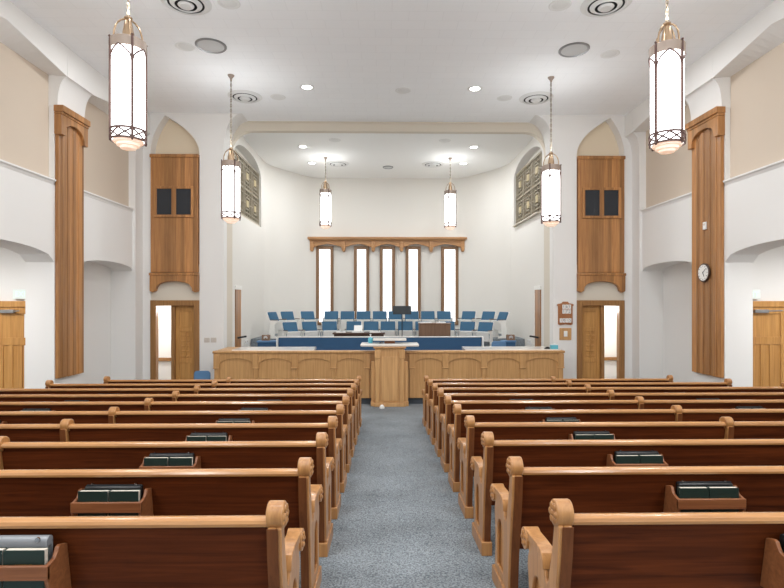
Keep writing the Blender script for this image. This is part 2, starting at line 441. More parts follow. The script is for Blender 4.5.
# valance over the windows
t = thing('window_valance', 'carved oak valance with pendant corbels running over the five tall windows', 'valance', (0, 21.6, CZ))
b = MB(); b.box(-3.26, 3.26, -.36, 0, 2.53, 2.62); b.box(-3.2, 3.2, -.32, 0, 2.48, 2.53); b.build('cornice', M['val'], t, bevel=.015)
cor = [-3.1, -1.8, -.585, .585, 1.8, 3.1]
pts = [(-3.16, 2.48), (3.16, 2.48)]
for k in range(5, 0, -1):
    x1, x0 = cor[k]-.07, cor[k-1]+.07
    pts += [(x1+.07 if k == 5 else x1, 2.16)]
    for i in range(13):
        u = i/12; x = x1+(x0-x1)*u
        pts.append((x, 2.2+.15*(1-abs(2*u-1)**1.6)))
pts.append((-3.16, 2.16))
b = MB(); b.prism(pts, 'XZ', -.22, -.17); b.build('scalloped_board', M['val'], t)
for x in cor:
    b = MB(); b.box(x-.075, x+.075, -.27, -.0, 2.12, 2.48); b.prism([(x-.075, 2.12), (x+.075, 2.12), (x+.04, 2.03), (x-.04, 2.03)], 'XZ', -.27, -.0)
    b.build('corbel', M['val'], t, bevel=.012)

# ---------------------------------------------------------------- organ grilles in the chancel side walls
for s in (-1, 1):
    t = thing('organ_grille', 'bronze fretwork organ grille set high in the %s chancel wall' % SIDE[s], 'grille', (s*4.57, 16.88, CZ+2.66), 0, None)
    W2 = 1.5; HH = 1.82; pc = 2*W2/3; q = -s      # q points into the chancel
    b = MB(); b.box(min(-q*.03, -q*.05), max(-q*.03, -q*.05), -W2, W2, 0, HH); b.build('backing', M['fretback'], t)
    b = MB()
    def bar(y0, y1, z0, z1, d=.0): b.box(min(-q*.03, q*(.015+d)), max(-q*.03, q*(.015+d)), y0, y1, z0, z1)
    for z in (.0, HH/2-.03, HH-.06): bar(-W2, W2, z, z+.06, .015)
    for k in range(4): y = -W2+(2*W2-.06)*k/3; bar(y, y+.06, 0, HH, .015)
    for r in range(2):
        for c in range(3):
            y = -W2+.06+c*(2*W2-.06)/3; z = .06+r*(HH/2-.03); w, h = (2*W2-.06)/3-.06, HH/2-.09
            for u in (.1, .22, .74, .86): bar(y+u*w, y+(u+.04)*w, z, z+h)
            for u in (.12, .84): bar(y, y+w, z+u*h, z+(u+.045)*h)
            for u in (.26, .70): bar(y+.22*w, y+.78*w, z+u*h, z+(u+.06)*h, .01); bar(y+(u-.01)*w, y+(u+.05)*w, z+.26*h, z+.76*h, .01)
            bar(y+.47*w, y+.53*w, z, z+.26*h); bar(y+.47*w, y+.53*w, z+.76*h, z+h); bar(y, y+.22*w, z+.48*h, z+.53*h); bar(y+.78*w, y+w, z+.48*h, z+.53*h)
    b.build('fretwork', M['fret'], t, smooth=False)
    for r in range(2):
        for c in range(3):
            y = -W2+.06+c*(2*W2-.06)/3; z = .06+r*(HH/2-.03); w, h = (2*W2-.06)/3-.06, HH/2-.09
            b = MB(); b.box(min(-q*.03, q*.03), max(-q*.03, q*.03), y+.37*w, y+.63*w, z+.38*h, z+.64*h); b.build('gold_square', M['gold'], t, bevel=.006)
    b = MB(); b.box(min(q*.0, q*.16), max(q*.0, q*.045), -W2, W2, -.035, 0); b.build('sill', M['tan'], t)

# ---------------------------------------------------------------- wooden pilasters on the side walls
for s in (-1, 1):
    y0, y1 = PILS[s]; L = y1-y0; zb = CZ-1.56; zt = CZ+3.93
    t = thing('oak_pilaster', 'tall oak pilaster on the %s side wall, %s' % (SIDE[s], 'with a round clock on it' if s > 0 else 'bare, beside the left arch'), 'pilaster', (s*(XW-.004), (y0+y1)/2, zb), 0, None)
    d = XW-XP
    b = MB(); b.box(min(0, -s*d), max(0, -s*d), -L/2+.03, L/2-.03, 0, zt-zb-.05); b.build('shaft', M['panel'], t, bevel=.008)
    b = MB()
    for k in range(1, 5): y = -L/2+L*k/5; b.box(min(-s*d, -s*(d+.012)), max(-s*d, -s*(d+.012)), y-.06, y+.06, 0, zt-zb-.3)
    b.build('plank_face', M['panel'], t, bevel=.006)
    b = MB(); h = zt-zb
    b.box(min(0, -s*(d+.12)), max(0, -s*(d+.12)), -L/2-.02, L/2+.02, h-.13, h)
    b.box(min(0, -s*(d+.09)), max(0, -s*(d+.09)), -L/2-.008, L/2+.008, h-.18, h-.13)
    b.build('cornice', M['panel'], t, bevel=.012)
    pts = [(-L/2, h-.18), (-L/2, h-.58), (-L/2+.14, h-.58), (-L/2+.14, h-.5)]+[(-L/2+.14+(L-.28)*i/12, h-.5+.2*math.sqrt(max(0, 1-(2*i/12-1)**2))) for i in range(13)]+[(L/2-.14, h-.58), (L/2, h-.58), (L/2, h-.18)]
    b = MB(); b.prism(pts, 'YZ', min(0, -s*(d+.075)), max(0, -s*(d+.075))); b.build('arched_bracket', M['panel'], t, bevel=.01)

# ---------------------------------------------------------------- hanging organ panels over the front doors
for s in (-1, 1):
    xc = s*5.81; hw = .645; zt = CZ+3.97; zb = CZ+.27
    t = thing('organ_case', 'hanging oak organ case with two dark square grilles over the %s front door' % SIDE[s], 'wall panel', (xc, YW, zb), 0, None)
    h = zt-zb
    b = MB(); b.box(-hw+.012, hw-.012, -.06, .14, .5, h-.02); b.build('board', M['panel'], t, bevel=.006)
    b = MB(); b.box(-hw-.01, hw+.01, -.09, .14, h-.09, h); b.build('cornice', M['panel'], t, bevel=.012)
    b = MB(); ow, oz0, oz1 = .46, CZ+2.33-zb, CZ+3.03-zb
    b.holed([(-ow-.07, oz0-.07), (ow+.07, oz0-.07), (ow+.07, oz1+.07), (-ow-.07, oz1+.07)], [[(-ow, oz0), (-.06, oz0), (-.06, oz1), (-ow, oz1)], [(.06, oz0), (ow, oz0), (ow, oz1), (.06, oz1)]], 'XZ', -.10, -.06)
    b.build('grille_frame', M['panel'], t, bevel=.008)
    for q in (-1, 1):
        b = MB(); b.box(min(q*.06, q*ow), max(q*.06, q*ow), -.07, -.055, oz0, oz1); b.build('dark_grille', M['grillecloth'], t, label='dark grey cloth grille')
    b = MB(); b.box(-hw-.015, hw+.015, -.12, .1, .42, .49); b.build('rail', M['panel'], t, bevel=.012)
    pts = [(-hw, .43), (-hw, .0), (-hw+.07, -.04), (-hw+.15, .0), (-hw+.17, .1)]+[(-hw+.17+(2*hw-.34)*i/14, .1+.16*math.sqrt(max(0, 1-(2*i/14-1)**2))) for i in range(1, 14)]+[(hw-.17, .1), (hw-.15, .0), (hw-.07, -.04), (hw, .0), (hw, .43)]
    b = MB(); b.prism(pts, 'XZ', -.1, .1); b.build('arched_bracket', M['panel'], t, bevel=.01)

# ---------------------------------------------------------------- front doors
for i, s in enumerate((-1, 1)):
    xc = s*5.81; hw = .66; zt = CZ+.02; f = .15
    t = thing('door_%d' % (i+1), '', '', (xc, YW, 0)); del t['label']; del t['category']; struct(t)
    b = MB(); b.box(-hw, -hw+f, -.03, .16, 0, zt); b.box(hw-f, hw, -.03, .16, 0, zt); b.box(-hw+f, hw-f, -.03, .16, zt-f, zt); b.build('door_frame', M['frame'], t, bevel=.012)
    # post and fixed carved leaf on the chancel-ward side
    q = -s   # toward the aisle
    x0, x1 = q*(hw-f), q*(-.02); lo, hi = min(x0, x1), max(x0, x1)
    b = MB(); b.box(min(x1, x1-q*.1), max(x1, x1-q*.1), .02, .14, 0, zt-f); b.build('door_post', M['frame'], t, bevel=.01)
    leaf = MB().box(lo+.0, hi-.0, .12, .17, 0, zt-f).build('door_leaf', M['door'], t)
    b = MB()
    b.box(lo, lo+.1, .1, .12, 0, zt-f); b.box(hi-.1, hi, .1, .12, 0, zt-f)
    for z in (.0, .9, 1.75, 2.3): b.box(lo+.1, hi-.1, .1, .12, z, z+.12)
    b.build('door_rail', M['door'], leaf, bevel=.006)
    b = MB(); zc = 1.5
    for k in range(5): b.box(lo+.15, hi-.15, .095, .125, 1.06+k*.14, 1.1+k*.14)
    b.box((lo+hi)/2-.02, (lo+hi)/2+.02, .095, .125, 1.02, 1.75)
    b.build('carved_lattice', M['door'], leaf, bevel=.006)
    # handrail in the room behind
    hx0, hx1 = xc+min(-q*.4, -q*1.48), xc+max(-q*.4, -q*1.48)
    hr = MB(); hz = CZ-1.83
    hr.box(hx0, hx1, 16.29, 16.35, hz-.05, hz+.06); hr.box((hx0+hx1)/2-.03, (hx0+hx1)/2+.03, 16.34, 16.4, hz-.06, hz-.02)
    tag(hr.build('handrail', M['frame'], bevel=.012), 'wooden wall handrail seen through the open %s front door' % SIDE[s], 'handrail')

# ---------------------------------------------------------------- lobby double doors behind the near arches, with exit signs
for i, s in enumerate((-1, 1)):
    t = thing('door_%d' % (i+3), '', '', (s*8.4, 10.95, .07)); del t['label']; del t['category']; struct(t)
    hw = 1.05; zt = CZ-.07
    b = MB(); b.box(-hw-.12, -hw, -.06, 0, 0, zt); b.box(hw, hw+.12, -.06, 0, 0, zt); b.box(-hw-.16, hw+.16, -.09, 0, zt-.13, zt); b.build('door_frame', M['door'], t, bevel=.012)
    for q in (-1, 1):
        x0, x1 = min(q*.01, q*hw), max(q*.01, q*hw)
        lf = MB().box(x0, x1, -.045, -.01, 0, zt-.13).build('door_leaf', M['door'], t)
        b = MB()
        b.box(x0, x0+.13, -.065, -.045, 0, zt-.13); b.box(x1-.13, x1, -.065, -.045, 0, zt-.13)
        b.box(x0+.13, x1-.13, -.065, -.045, zt-.27, zt-.13); b.box(x0+.13, x1-.13, -.065, -.045, zt-.92, zt-.76); b.box(x0+.13, x1-.13, -.065, -.045, 0, .2)
        for k in range(1, 4): x = x0+.13+(x1-x0-.26)*k/4; b.box(x-.04, x+.04, -.065, -.045, .2, zt-.92)
        b.build('door_rail', M['door'], lf, bevel=.006)
        b = MB(); b.box((x0+x1)/2-.2, (x0+x1)/2+.1, -.13, -.066, zt-.25, zt-.18); b.cyl(((x0+x1)/2+.05, -.1, zt-.215), ((x0+x1)/2+.3, -.25, zt-.2), .014); b.build('door_closer', M['alum'], lf, bevel=.008)
        b = MB(); b.box(x0+.02, x0+.1, -.07, -.064, 1.0, 1.25); b.build('push_plate', M['alum'], lf)
    t = thing('exit_sign', 'white and green exit sign above the double doors in the %s arch' % SIDE[s], 'exit sign', (s*7.62, 10.93, CZ+.02), 0)
    b = MB(); b.box(-.2, .2, -.06, 0, .02, .22); b.build('housing', M['exitw'], t, bevel=.01)
    text('EXIT', 'exit_lettering', M['greenl'], .15, t, (0, -.062, .12))

# ================================================================= PEWS
P0, DP, A0 = 2.39, .855, .62
def circle(cy, cz, r, n=20): return [(cy+r*math.cos(2*PI*i/n), cz+r*math.sin(2*PI*i/n)) for i in range(n)]
BACK = [(.06, .11), (.052, .22), (.028, .4), (-.018, .62), (-.045, .76), (-.058, .89)]
def pew_proto(s, L, name_label):
    xf = lambda c: Vector((s*c.x, c.y, c.z-SLOPE*c.y))
    def mk(): return MB(xf)
    t = thing('pew', name_label, 'pew')
    def end(x0, arms, aisle):
        # side profile of an end panel, scrolled neck and scrolled arm
        front = [(.46, .11), (.445, .2), (.438, .32), (.444, .42), (.462, .5), (.458, .545), (.44, .58)]
        arm = [(.44, .655), (.3, .663), (.225, .66), (.19, .645), (.17, .61), (.158, .575), (.14, .556), (.12, .556), (.104, .575), (.08, .65), (.045, .76), (.022, .86), (.02, .92)]
        if not arms:
            front = [(.28, .11), (.24, .3), (.18, .45), (.14, .6)]; arm = [(.08, .69), (.05, .78), (.026, .86), (.022, .92)]
        outer = BACK+arm[::-1]+front[::-1]
        b = mk()
        if aisle:
            hole = [(.205, .17), (.375, .17), (.375, .38)]+[(.29+.085*math.cos(math.radians(a)), .38+.125*math.sin(math.radians(a))) for a in range(15, 180, 15)]+[(.205, .38)]
            b.holed(outer, [hole], 'YZ', x0, x0+.022); b.prism(outer, 'YZ', x0+.022, x0+.062)
        else: b.prism(outer, 'YZ', x0+.008, x0+.062)
        # plinth
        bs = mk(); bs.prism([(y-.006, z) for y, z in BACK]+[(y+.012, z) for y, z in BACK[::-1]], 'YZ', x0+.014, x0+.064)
        b.box(x0-.012, x0+.074, .035, .5 if arms else .36, .0, .11)
        p = b.build('end_panel' if arms else 'middle_support', M['oak'], t, bevel=.006)
        bs.build('back_shade_strip', M['pewmid'], p, label='strip along the back edge darkened for stain and shade')  # stain plus the shade on the rear edge, both put into the colour
        zs, rs = (.938, .062) if arms else (.922, .058)
        b = mk(); b.cyl((x0-.008, 0, zs), (x0+.07, 0, zs), rs, n=28); b.build('scroll', M['oak'], p, bevel=.008)
        if aisle:
            b = mk(); xr = x0-.008
            for k in range(6): a = 2*PI*k/6; b.ball((xr, .033*math.cos(a), .938+.033*math.sin(a)), .012, .019, .019, 8, 6)
            b.ball((xr, 0, .938), .016, .015, .015, 8, 6); b.build('rosette', M['oak'], p)
        if arms:
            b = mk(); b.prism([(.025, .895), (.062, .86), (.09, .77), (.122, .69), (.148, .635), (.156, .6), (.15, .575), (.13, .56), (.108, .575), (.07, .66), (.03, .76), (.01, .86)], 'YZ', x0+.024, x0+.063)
            b.build('slot_shade_piece', M['pewback'], p, label='dark added piece for the stained, shaded slot between neck and arm')  # dark piece added to imitate the shaded slot beside the neck
            b = mk()
            pr = [(.175, .6), (.2, .63), (.25, .645), (.38, .648), (.46, .63), (.52, .64), (.5, .69), (.44, .684), (.33, .686), (.235, .684), (.195, .67), (.172, .64), (.163, .6)]
            b.prism(pr, 'YZ', x0-.006, x0+.068); b.cyl((x0-.012, .495, .63), (x0+.072, .495, .63), .06, n=24)
            if aisle:
                for k in range(5): a = 2*PI*k/5; b.ball((x0-.012, .495+.03*math.cos(a), .63+.03*math.sin(a)), .01, .016, .016, 8, 6)
            b.build('armrest', M['oak'], p, bevel=.006)
    end(0, True, True); end(2.5 if s < 0 else 2.475, False, False); end(L-.062, True, False)
    def yb(z): return -.01+(.9-z)*.15
    b = mk()
    b.prism([(yb(.9)-.012, .9), (yb(.40)-.012, .40), (yb(.40)+.012, .40), (yb(.9)+.012, .9)], 'YZ', .06, L-.06)
    b.build('backrest', M['pewback'], t)
    b = mk(); b.prism([(-.045, .896), (-.048, .91), (-.042, .924), (-.028, .933), (-.01, .935), (.01, .932), (.024, .922), (.028, .908), (.024, .896)], 'YZ', .066, L-.066)
    b.build('top_rail', M['oakx'], t)
    b = mk(); b.prism([(.09, .41), (.5, .43), (.52, .445), (.51, .465), (.09, .445)], 'YZ', .06, L-.06); b.build('seat', M['pewback'], t, bevel=.006)
    for xc in (1.18, 3.9):
        b = mk(); w = .198
        for q in (-1, 1):
            x0, x1 = xc+q*w-.009, xc+q*w+.009
            b.prism([(yb(.83)-.013, .82), (-.06, .832), (-.078, .827), (-.088, .805), (-.1, .788), (-.152, .772), (-.155, .72), (-.11, .59), (yb(.58)-.013, .58)], 'YZ', x0, x1)
        b.box(xc-w-.009, xc+w+.009, -.156, -.136, .712, .775)
        b.prism([(-.13, .588), (yb(.59)-.014, .588), (yb(.6)-.014, .6), (-.13, .6)], 'YZ', xc-w+.009, xc+w-.009)
        b.build('book_rack', M['rack'], t, bevel=.004)
    return t
ORD = ['nearest', 'second', 'third', 'fourth', 'fifth', 'sixth', 'seventh', 'eighth', 'ninth', 'frontmost']
def row_phrase(k): return {0: 'nearest row', 9: 'frontmost row'}.get(k, ORD[k]+' row from the viewer')
protos = {}
for s in (-1, 1):
    for k in range(10):
        L = ({8: 6.07-A0, 9: 5.52-A0} if s < 0 else {8: 6.03-A0, 9: 5.45-A0}).get(k, 6.4-A0)
        lab = ('long oak pew in the %s, %s of the aisle' % (row_phrase(k), SIDE[s]))
        Y = P0+DP*k; loc = (s*A0 + (.03 if s > 0 else .02)*1, Y, zf(Y))
        if (s, L) not in protos:
            o = pew_proto(s, L, lab); protos[(s, L)] = o; o.location = loc; o['group'] = 'pews in ten rows'
        else: o = dup(protos[(s, L)], lab, loc, 0, 'pews in ten rows')

# ---------------------------------------------------------------- books in the racks
def hymnal_proto():
    t = thing('hymnal', '', 'book', group='hymnals in the pew racks')
    W, D, Hh = .176, .032, .232
    b = MB(); b.box(-W/2, W/2, 0, .003, 0, Hh); b.box(-W/2, W/2, D-.003, D, 0, Hh); b.box(-W/2, -W/2+.004, .003, D-.003, 0, Hh); b.build('cover', M['green'], t, bevel=.0015)
    b = MB(); b.box(-W/2+.004, W/2-.003, .003, D-.003, .003, Hh-.003); b.build('page_block', M['page'], t)
    return t
def case_proto():
    t = thing('scripture_case', '', 'book case', group='black scripture cases in the pew racks')
    b = MB(); b.box(-.17, .17, 0, .044, 0, .25); b.build('case_body', M['black'], t, bevel=.012, seg=3)
    b = MB(); b.box(-.165, .165, .016, .028, .248, .253); b.build('zipper', M['blackm'], t)
    for q in (-.13, .13):
        b = MB(); b.cyl((q, .018, .255), (q, .026, .255), .01); b.build('metal_ring', M['chrome'], t)
    return t
HY = hymnal_proto(); CA = case_proto(); hy_used = ca_used = False
def rackname(k, s, j): return '%s rack of %s, %s of the aisle' % ('inner' if j == 0 else 'outer', row_phrase(k).replace('row', 'pew', 1), SIDE[s])
for s in (-1, 1):
    for k in range(9):
        for j, xl in enumerate((1.18, 3.9)):
            if j == 1 and k < 4: continue
            Y = P0+DP*k; X0 = s*(A0+xl)+(.03 if s > 0 else .02)
            nb = 2 if k < 6 or j == 0 else random.choice((1, 2))
            for q in range(nb):
                dx = (q-.5)*.184+random.uniform(-.002, .002); yl = -.132
                loc = (X0+dx, Y+yl, zf(Y)-SLOPE*(yl+.015)+.602)
                lab = '%s dark green hymnal, %s' % ('left' if q == 0 else 'right', rackname(k, s, j))
                if nb == 1: lab = 'single dark green hymnal, '+rackname(k, s, j)
                if not hy_used: o = HY; o['label'] = lab; o.location = loc; hy_used = True
                else: o = dup(HY, lab, loc)
                o.rotation_euler = (random.uniform(-.025, -.005), 0, random.uniform(-.01, .01))
                if k < 2: text('HYMNS', 'title_lettering', M['goldtx'], .022, o, (0, -.0012, .165))
            yl = -.088; loc = (X0+random.uniform(-.008, .006), Y+yl, zf(Y)-SLOPE*(yl+.02)+.602)
            lab = 'black scripture case, '+rackname(k, s, j)
            if s < 0 and k == 0 and j == 0:
                t = thing('ring_binder', 'grey ring binder behind the hymnals in the nearest pew rack, left of the aisle', 'binder', loc)
                b = MB(); b.box(-.17, .17, 0, .008, 0, .25); b.box(-.17, .17, .036, .044, 0, .25); b.cyl((-.17, .022, .25), (.17, .022, .25), .022, n=20); b.build('cover', M['grey'], t, bevel=.002)
                b = MB(); b.box(-.155, .155, .009, .035, .01, .235); b.build('pages', M['page'], t)
                b = MB(); b.cyl((.13, .004, .262), (.13, -.004, .262), .011); b.build('finger_ring', M['chrome'], t)
                continue
            if not ca_used: o = CA; o['label'] = lab; o.location = loc; ca_used = True
            else: o = dup(CA, lab, loc)

# ================================================================= ROSTRUM AND PULPIT
RX = 4.38; RY = 13.05; RZ = 1.325
t = thing('rostrum', 'long low oak rostrum wall with arched panels across the front', 'rostrum', (0, RY, 0))
b = MB(); b.box(-RX, RX, 0, .1, .16, RZ-.04); b.box(-RX, -RX+.1, .1, 1.05, .0, RZ-.04); b.box(RX-.1, RX, .1, 1.05, .0, RZ-.04); b.build('body', M['ros'], t)
b = MB(); b.box(-RX+.105, RX-.105, .06, .14, 0, .16); b.build('kick_board', M['kick'], t)
b = MB(); b.box(-RX-.03, RX+.03, -.06, .2, RZ-.04, RZ+.02); b.box(-RX+.02, -3.98, .2, 1.05, RZ-.035, RZ+.03); b.build('cap_rail', M['ros'], t, bevel=.015)
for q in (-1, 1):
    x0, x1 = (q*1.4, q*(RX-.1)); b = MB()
    xe = 3.98 if q < 0 else RX-.02; b.prism([(q*1.93, .12), (q*1.97, 1.05), (q*xe, 1.05), (q*xe, .12)], 'XY', RZ-.035, RZ+.035); b.build('counter_top', M['top'], t, bevel=.008, label='glossy counter top with its pale reflection painted in')  # white reflection on the glossy top is put into its colour
px = [.56, 1.4, 2.37, 3.34, 4.31]
for q in (-1, 1):
    for k in range(5):
        x = q*px[k]; b = MB()
        b.box(x-.06, x+.06, -.035, .0, .16, RZ-.04); b.box(x-.075, x+.075, -.055, .0, RZ-.4, RZ-.05); b.box(x-.085, x+.085, -.062, 0, RZ-.42, RZ-.39); b.build('pilaster', M['ros'], t, bevel=.008)
    for k in range(4):
        x0, x1 = q*px[k], q*px[k+1]; lo, hi = min(x0, x1)+.06, max(x0, x1)-.06
        pts = [(lo, RZ-.04), (lo, RZ-.31)]+[(lo+(hi-lo)*i/16, RZ-.31+.14*max(0, 1-abs(2*i/16-1)**2.2)**.7) for i in range(1, 16)]+[(hi, RZ-.31), (hi, RZ-.04)]
        b = MB(); b.prism(pts, 'XZ', -.03, 0); b.build('arch_head', M['ros'], t, bevel=.008)

t = thing('pulpit', 'tall oak pulpit standing at the centre of the rostrum', 'pulpit', (.0, 12.75, 0))
b = MB(); b.box(-.36, .36, .03, .23, .1, 1.43); b.build('body', M['pul'], t, bevel=.006)
b = MB(); b.box(-.465, .465, .05, .23, 0, .12); b.box(-.39, .39, -.02, .23, 0, .1); b.build('base', M['pul'], t, bevel=.01)
for q in (-1, 1):
    b = MB(); b.box(min(q*.245, q*.355), max(q*.245, q*.355), -.008, .03, .1, 1.28); b.box(min(q*.23, q*.37), max(q*.23, q*.37), -.026, .03, 1.18, 1.4); b.build('pilaster', M['pul'], t, bevel=.008)
    b = MB(); b.box(min(q*.36, q*.455), max(q*.36, q*.455), .08, .22, .12, 1.1); b.build('side_wing', M['pul'], t, bevel=.01)
b = MB(); b.box(-.2, .2, .012, .03, .14, 1.22); b.build('front_board', M['pul'], t)
b = MB(); b.box(-.4, .4, -.03, .24, 1.43, 1.47); b.build('top_moulding', M['ros'], t, bevel=.012)
b = MB(); b.box(-.72, .72, .0, .5, 1.47, 1.545); b.build('shelf', M['top'], t, bevel=.03, seg=4, label='wide cream shelf with rounded ends')
b = MB(); b.box(-.13, .13, .06, .3, 1.545, 1.615); b.build('support_block', M['rack'], t, bevel=.01)
b = MB(); b.box(-.41, .41, -.02, .46, 1.615, 1.66); b.box(-.41, .41, -.02, .02, 1.655, 1.68); b.build('reading_desk', M['top'], t, bevel=.015)

p = at(370.5, 343, 13.0)
t = thing('sanitizer_bottle', 'blue pump bottle of hand sanitizer standing on the pulpit shelf', 'bottle', (p.x, 12.95, 1.546))
b = MB(); b.lathe([(.0, 0), (.055, 0), (.06, .01), (.06, .11), (.04, .14), (.02, .15), (.0, .15)], 20); b.build('bottle_body', M['cyan'], t)
b = MB(); b.cyl((0, 0, .15), (0, 0, .2), .014); b.cyl((0, 0, .2), (0, 0, .225), .022); b.cyl((0, 0, .215), (0, -.05, .21), .008); b.build('pump', M['paper'], t)
p = at(381, 343, 12.9)
t = thing('microphone', 'small black microphone on the pulpit shelf under the reading desk', 'microphone', (p.x-.02, 12.86, 1.548))
b = MB(); b.lathe([(0, 0), (.035, 0), (.03, .015), (0, .018)], 16); b.build('microphone_base', M['blackm'], t)
b = MB(); b.cyl((0, 0, .015), (.03, -.03, .035), .007); b.ball((.05, -.045, .038), .026, .02, .017); b.build('microphone_capsule', M['black'], t)
b = MB(); b.lathe([(0, 0), (.06, 0), (.065, .02), (.05, .06), (.03, .085), (0, .09)], 18)
o = tag(b.build('floor_cap', M['paper'], loc=(at(382, 404, 12.55).x, 12.57, 0)), 'small white domed cap on the carpet at the foot of the pulpit', 'cap')

p = at(554, 349, 13.35)
t = thing('tissue_box', 'blue and white tissue box on the counter at the rostrum\'s right end', 'tissue box', (p.x, 13.35, RZ+.036))
b = MB(); b.box(-.09, .09, -.06, .06, 0, .1); b.build('box', M['cyan'], t, bevel=.006)
b = MB(); b.prism([(-.07, .1), (-.05, .13), (-.01, .125), (.03, .145), (.07, .1)], 'XZ', -.02, .02); b.build('tissue', M['paper'], t)
p = at(548, 349, 13.35)
t = thing('tape_dispenser', 'small black desk item beside the blue tissue box', 'desk item', (p.x-.03, 13.33, RZ+.036))
b = MB(); b.prism([(-.07, 0), (.07, 0), (.06, .04), (.02, .06), (-.03, .05), (-.07, .02)], 'XZ', -.03, .03); b.build('body', M['black'], t, bevel=.008)

# ================================================================= STAND FURNITURE
def chair_proto():
    t = thing('choir_chair', '', 'chair', group='blue choir chairs in two curved rows')
    for q in (-1, 1):
        b = MB(); x = q*.27
        b.prism([(-.2, 0), (.2, 0), (.16, .06), (.1, .5), (.12, .6), (-.2, .6), (-.2, .55), (-.08, .5), (-.06, .08), (-.2, .05)], 'YZ', x-.011, x+.011); b.build('side_panel', M['cream'], t, bevel=.006)
        b = MB(); b.box(x-.014, x+.014, -.2, .1, .6, .625); b.build('armrest', M['walnut'], t, bevel=.008)
    mt = Matrix.Translation((0, .03, .43)) @ Matrix.Rotation(-.38, 4, 'X')
    b = MB(); b.box(-.262, .262, .035, .06, -.06, .49, mt); b.build('back_shell', M['cream'], t, bevel=.012)
    b = MB(); b.box(-.25, .25, -.02, .034, -.02, .475, mt); b.build('back_cushion', M['blue'], t, bevel=.02, seg=3)
    mt = Matrix.Translation((0, -.02, .42)) @ Matrix.Rotation(.25, 4, 'X')
    b = MB(); b.box(-.235, .235, -.05, -.015, -.16, .17, mt); b.build('seat_pan', M['cream'], t, bevel=.012)
    b = MB(); b.box(-.225, .225, -.014, .03, -.14, .16, mt); b.build('seat_cushion', M['blue'], t, bevel=.015)
    return t
CH = chair_proto(); first = True
POSL = {}
def put_chair(px_, d, rz, z, lab):
    global first
    x = at(px_, 320, d).x
    if first: CH.location = (x, d, z); CH.rotation_euler = (0, 0, rz); CH['label'] = lab; first = False
    else: dup(CH, lab, (x, d, z), rz)
R_ = math.radians
NUM = ['first', 'second', 'third', 'fourth', 'fifth', 'sixth', 'seventh', 'eighth', 'ninth', 'tenth', 'eleventh', 'twelfth', 'thirteenth', 'fourteenth']
back = [(277.3, 17.55, 70), (290, 18.35, 44), (309.3, 18.72, 30)]+[(px_, 18.8, 0) for px_ in (331, 347.2, 363.4, 379.6, 395.8, 412, 428.2, 444.4)]+[(467, 18.72, -30), (485.8, 18.35, -44), (498.7, 17.55, -70)]
for i, (px_, d, a) in enumerate(back):
    n = i if i < 7 else 13-i
    where = ('leftmost' if i == 0 else 'rightmost' if i == 13 else NUM[n]+(' from the left' if i < 7 else ' from the right'))
    put_chair(px_, d, R_(a), 1.35, 'blue and white choir chair, %s in the upper back row' % where)
frontr = [(292.5, 16.9, 38), (311, 17.3, 27), (330, 17.5, 12), (353.5, 17.5, 0), (371, 17.5, 0), (388, 17.5, 0), (405.5, 17.5, 0), (423, 17.5, 0), (447.5, 17.5, -5), (466, 17.2, -27), (483.2, 16.8, -38)]
for i, (px_, d, a) in enumerate(frontr):
    n = i if i < 6 else 10-i
    where = ('leftmost' if i == 0 else 'rightmost' if i == 10 else NUM[n]+(' from the left' if i < 6 else ' from the right'))
    put_chair(px_, d, R_(a), 1.03, 'blue and white choir chair, %s in the lower front row' % where)

# long upholstered bench behind the rostrum
x0, x1 = at(277, 340, 15.6).x, at(483, 340, 15.6).x
t = thing('upholstered_bench', 'long navy blue upholstered bench back with a cream top behind the rostrum', 'bench', ((x0+x1)/2, 15.6, .62)); hw = (x1-x0)/2
b = MB(); b.box(-hw+.04, hw-.04, 0, .09, .1, .88); b.build('back_upholstery', M['navy'], t, bevel=.02, seg=3)
b = MB(); b.box(-hw, hw, -.015, .11, .88, .905); b.build('top_trim', M['cream'], t, bevel=.008)
for q in (-1, 1):
    b = MB(); b.prism([(-.02, 0), (.29, 0), (.29, .5), (.2, .62), (.12, .88), (-.02, .88)], 'YZ', q*hw-.025, q*hw+.025); b.build('end_panel', M['cream'], t, bevel=.01)
b = MB(); b.box(-hw+.05, hw-.05, .09, .28, .32, .44); b.build('seat', M['navy'], t, bevel=.03, seg=3)
for s in (-1, 1):
    xa = at(257 if s < 0 else 503, 344, 15.7).x; xb = at(276 if s < 0 else 516, 344, 15.7).x
    t = thing('side_screen', 'short navy upholstered screen between the long bench and the %s chancel wall' % SIDE[s], 'screen', ((xa+xb)/2, 15.75, .62)); hw = abs(xb-xa)/2
    b = MB(); b.box(-hw, hw, 0, .1, 0, .72); b.build('upholstery', M['navy'], t, bevel=.015)
    b = MB(); b.box(-hw-.02, hw+.02, -.03, .28, .72, .77); b.build('top_ledge', M['seatblue'], t, bevel=.01)
    xs = at(266 if s < 0 else 510.5, 344, 15.9).x
    t = thing('monitor_speaker', 'small brown monitor speaker on the %s side screen' % SIDE[s], 'speaker', (xs, 15.9, 1.391))
    b = MB(); b.prism([(-.08, 0), (.08, 0), (.08, .17), (-.04, .17)], 'YZ', -.12, .12); b.build('cabinet', M['brown'], t, bevel=.008)
    b = MB(); b.lathe([(0, 0), (.02, 0), (.055, .012), (.06, .0)], 18)
    o = b.build('speaker_cone', M['spk'], t, loc=(0, -.062, .085)); o.rotation_euler = (PI/2+.2, 0, 0)

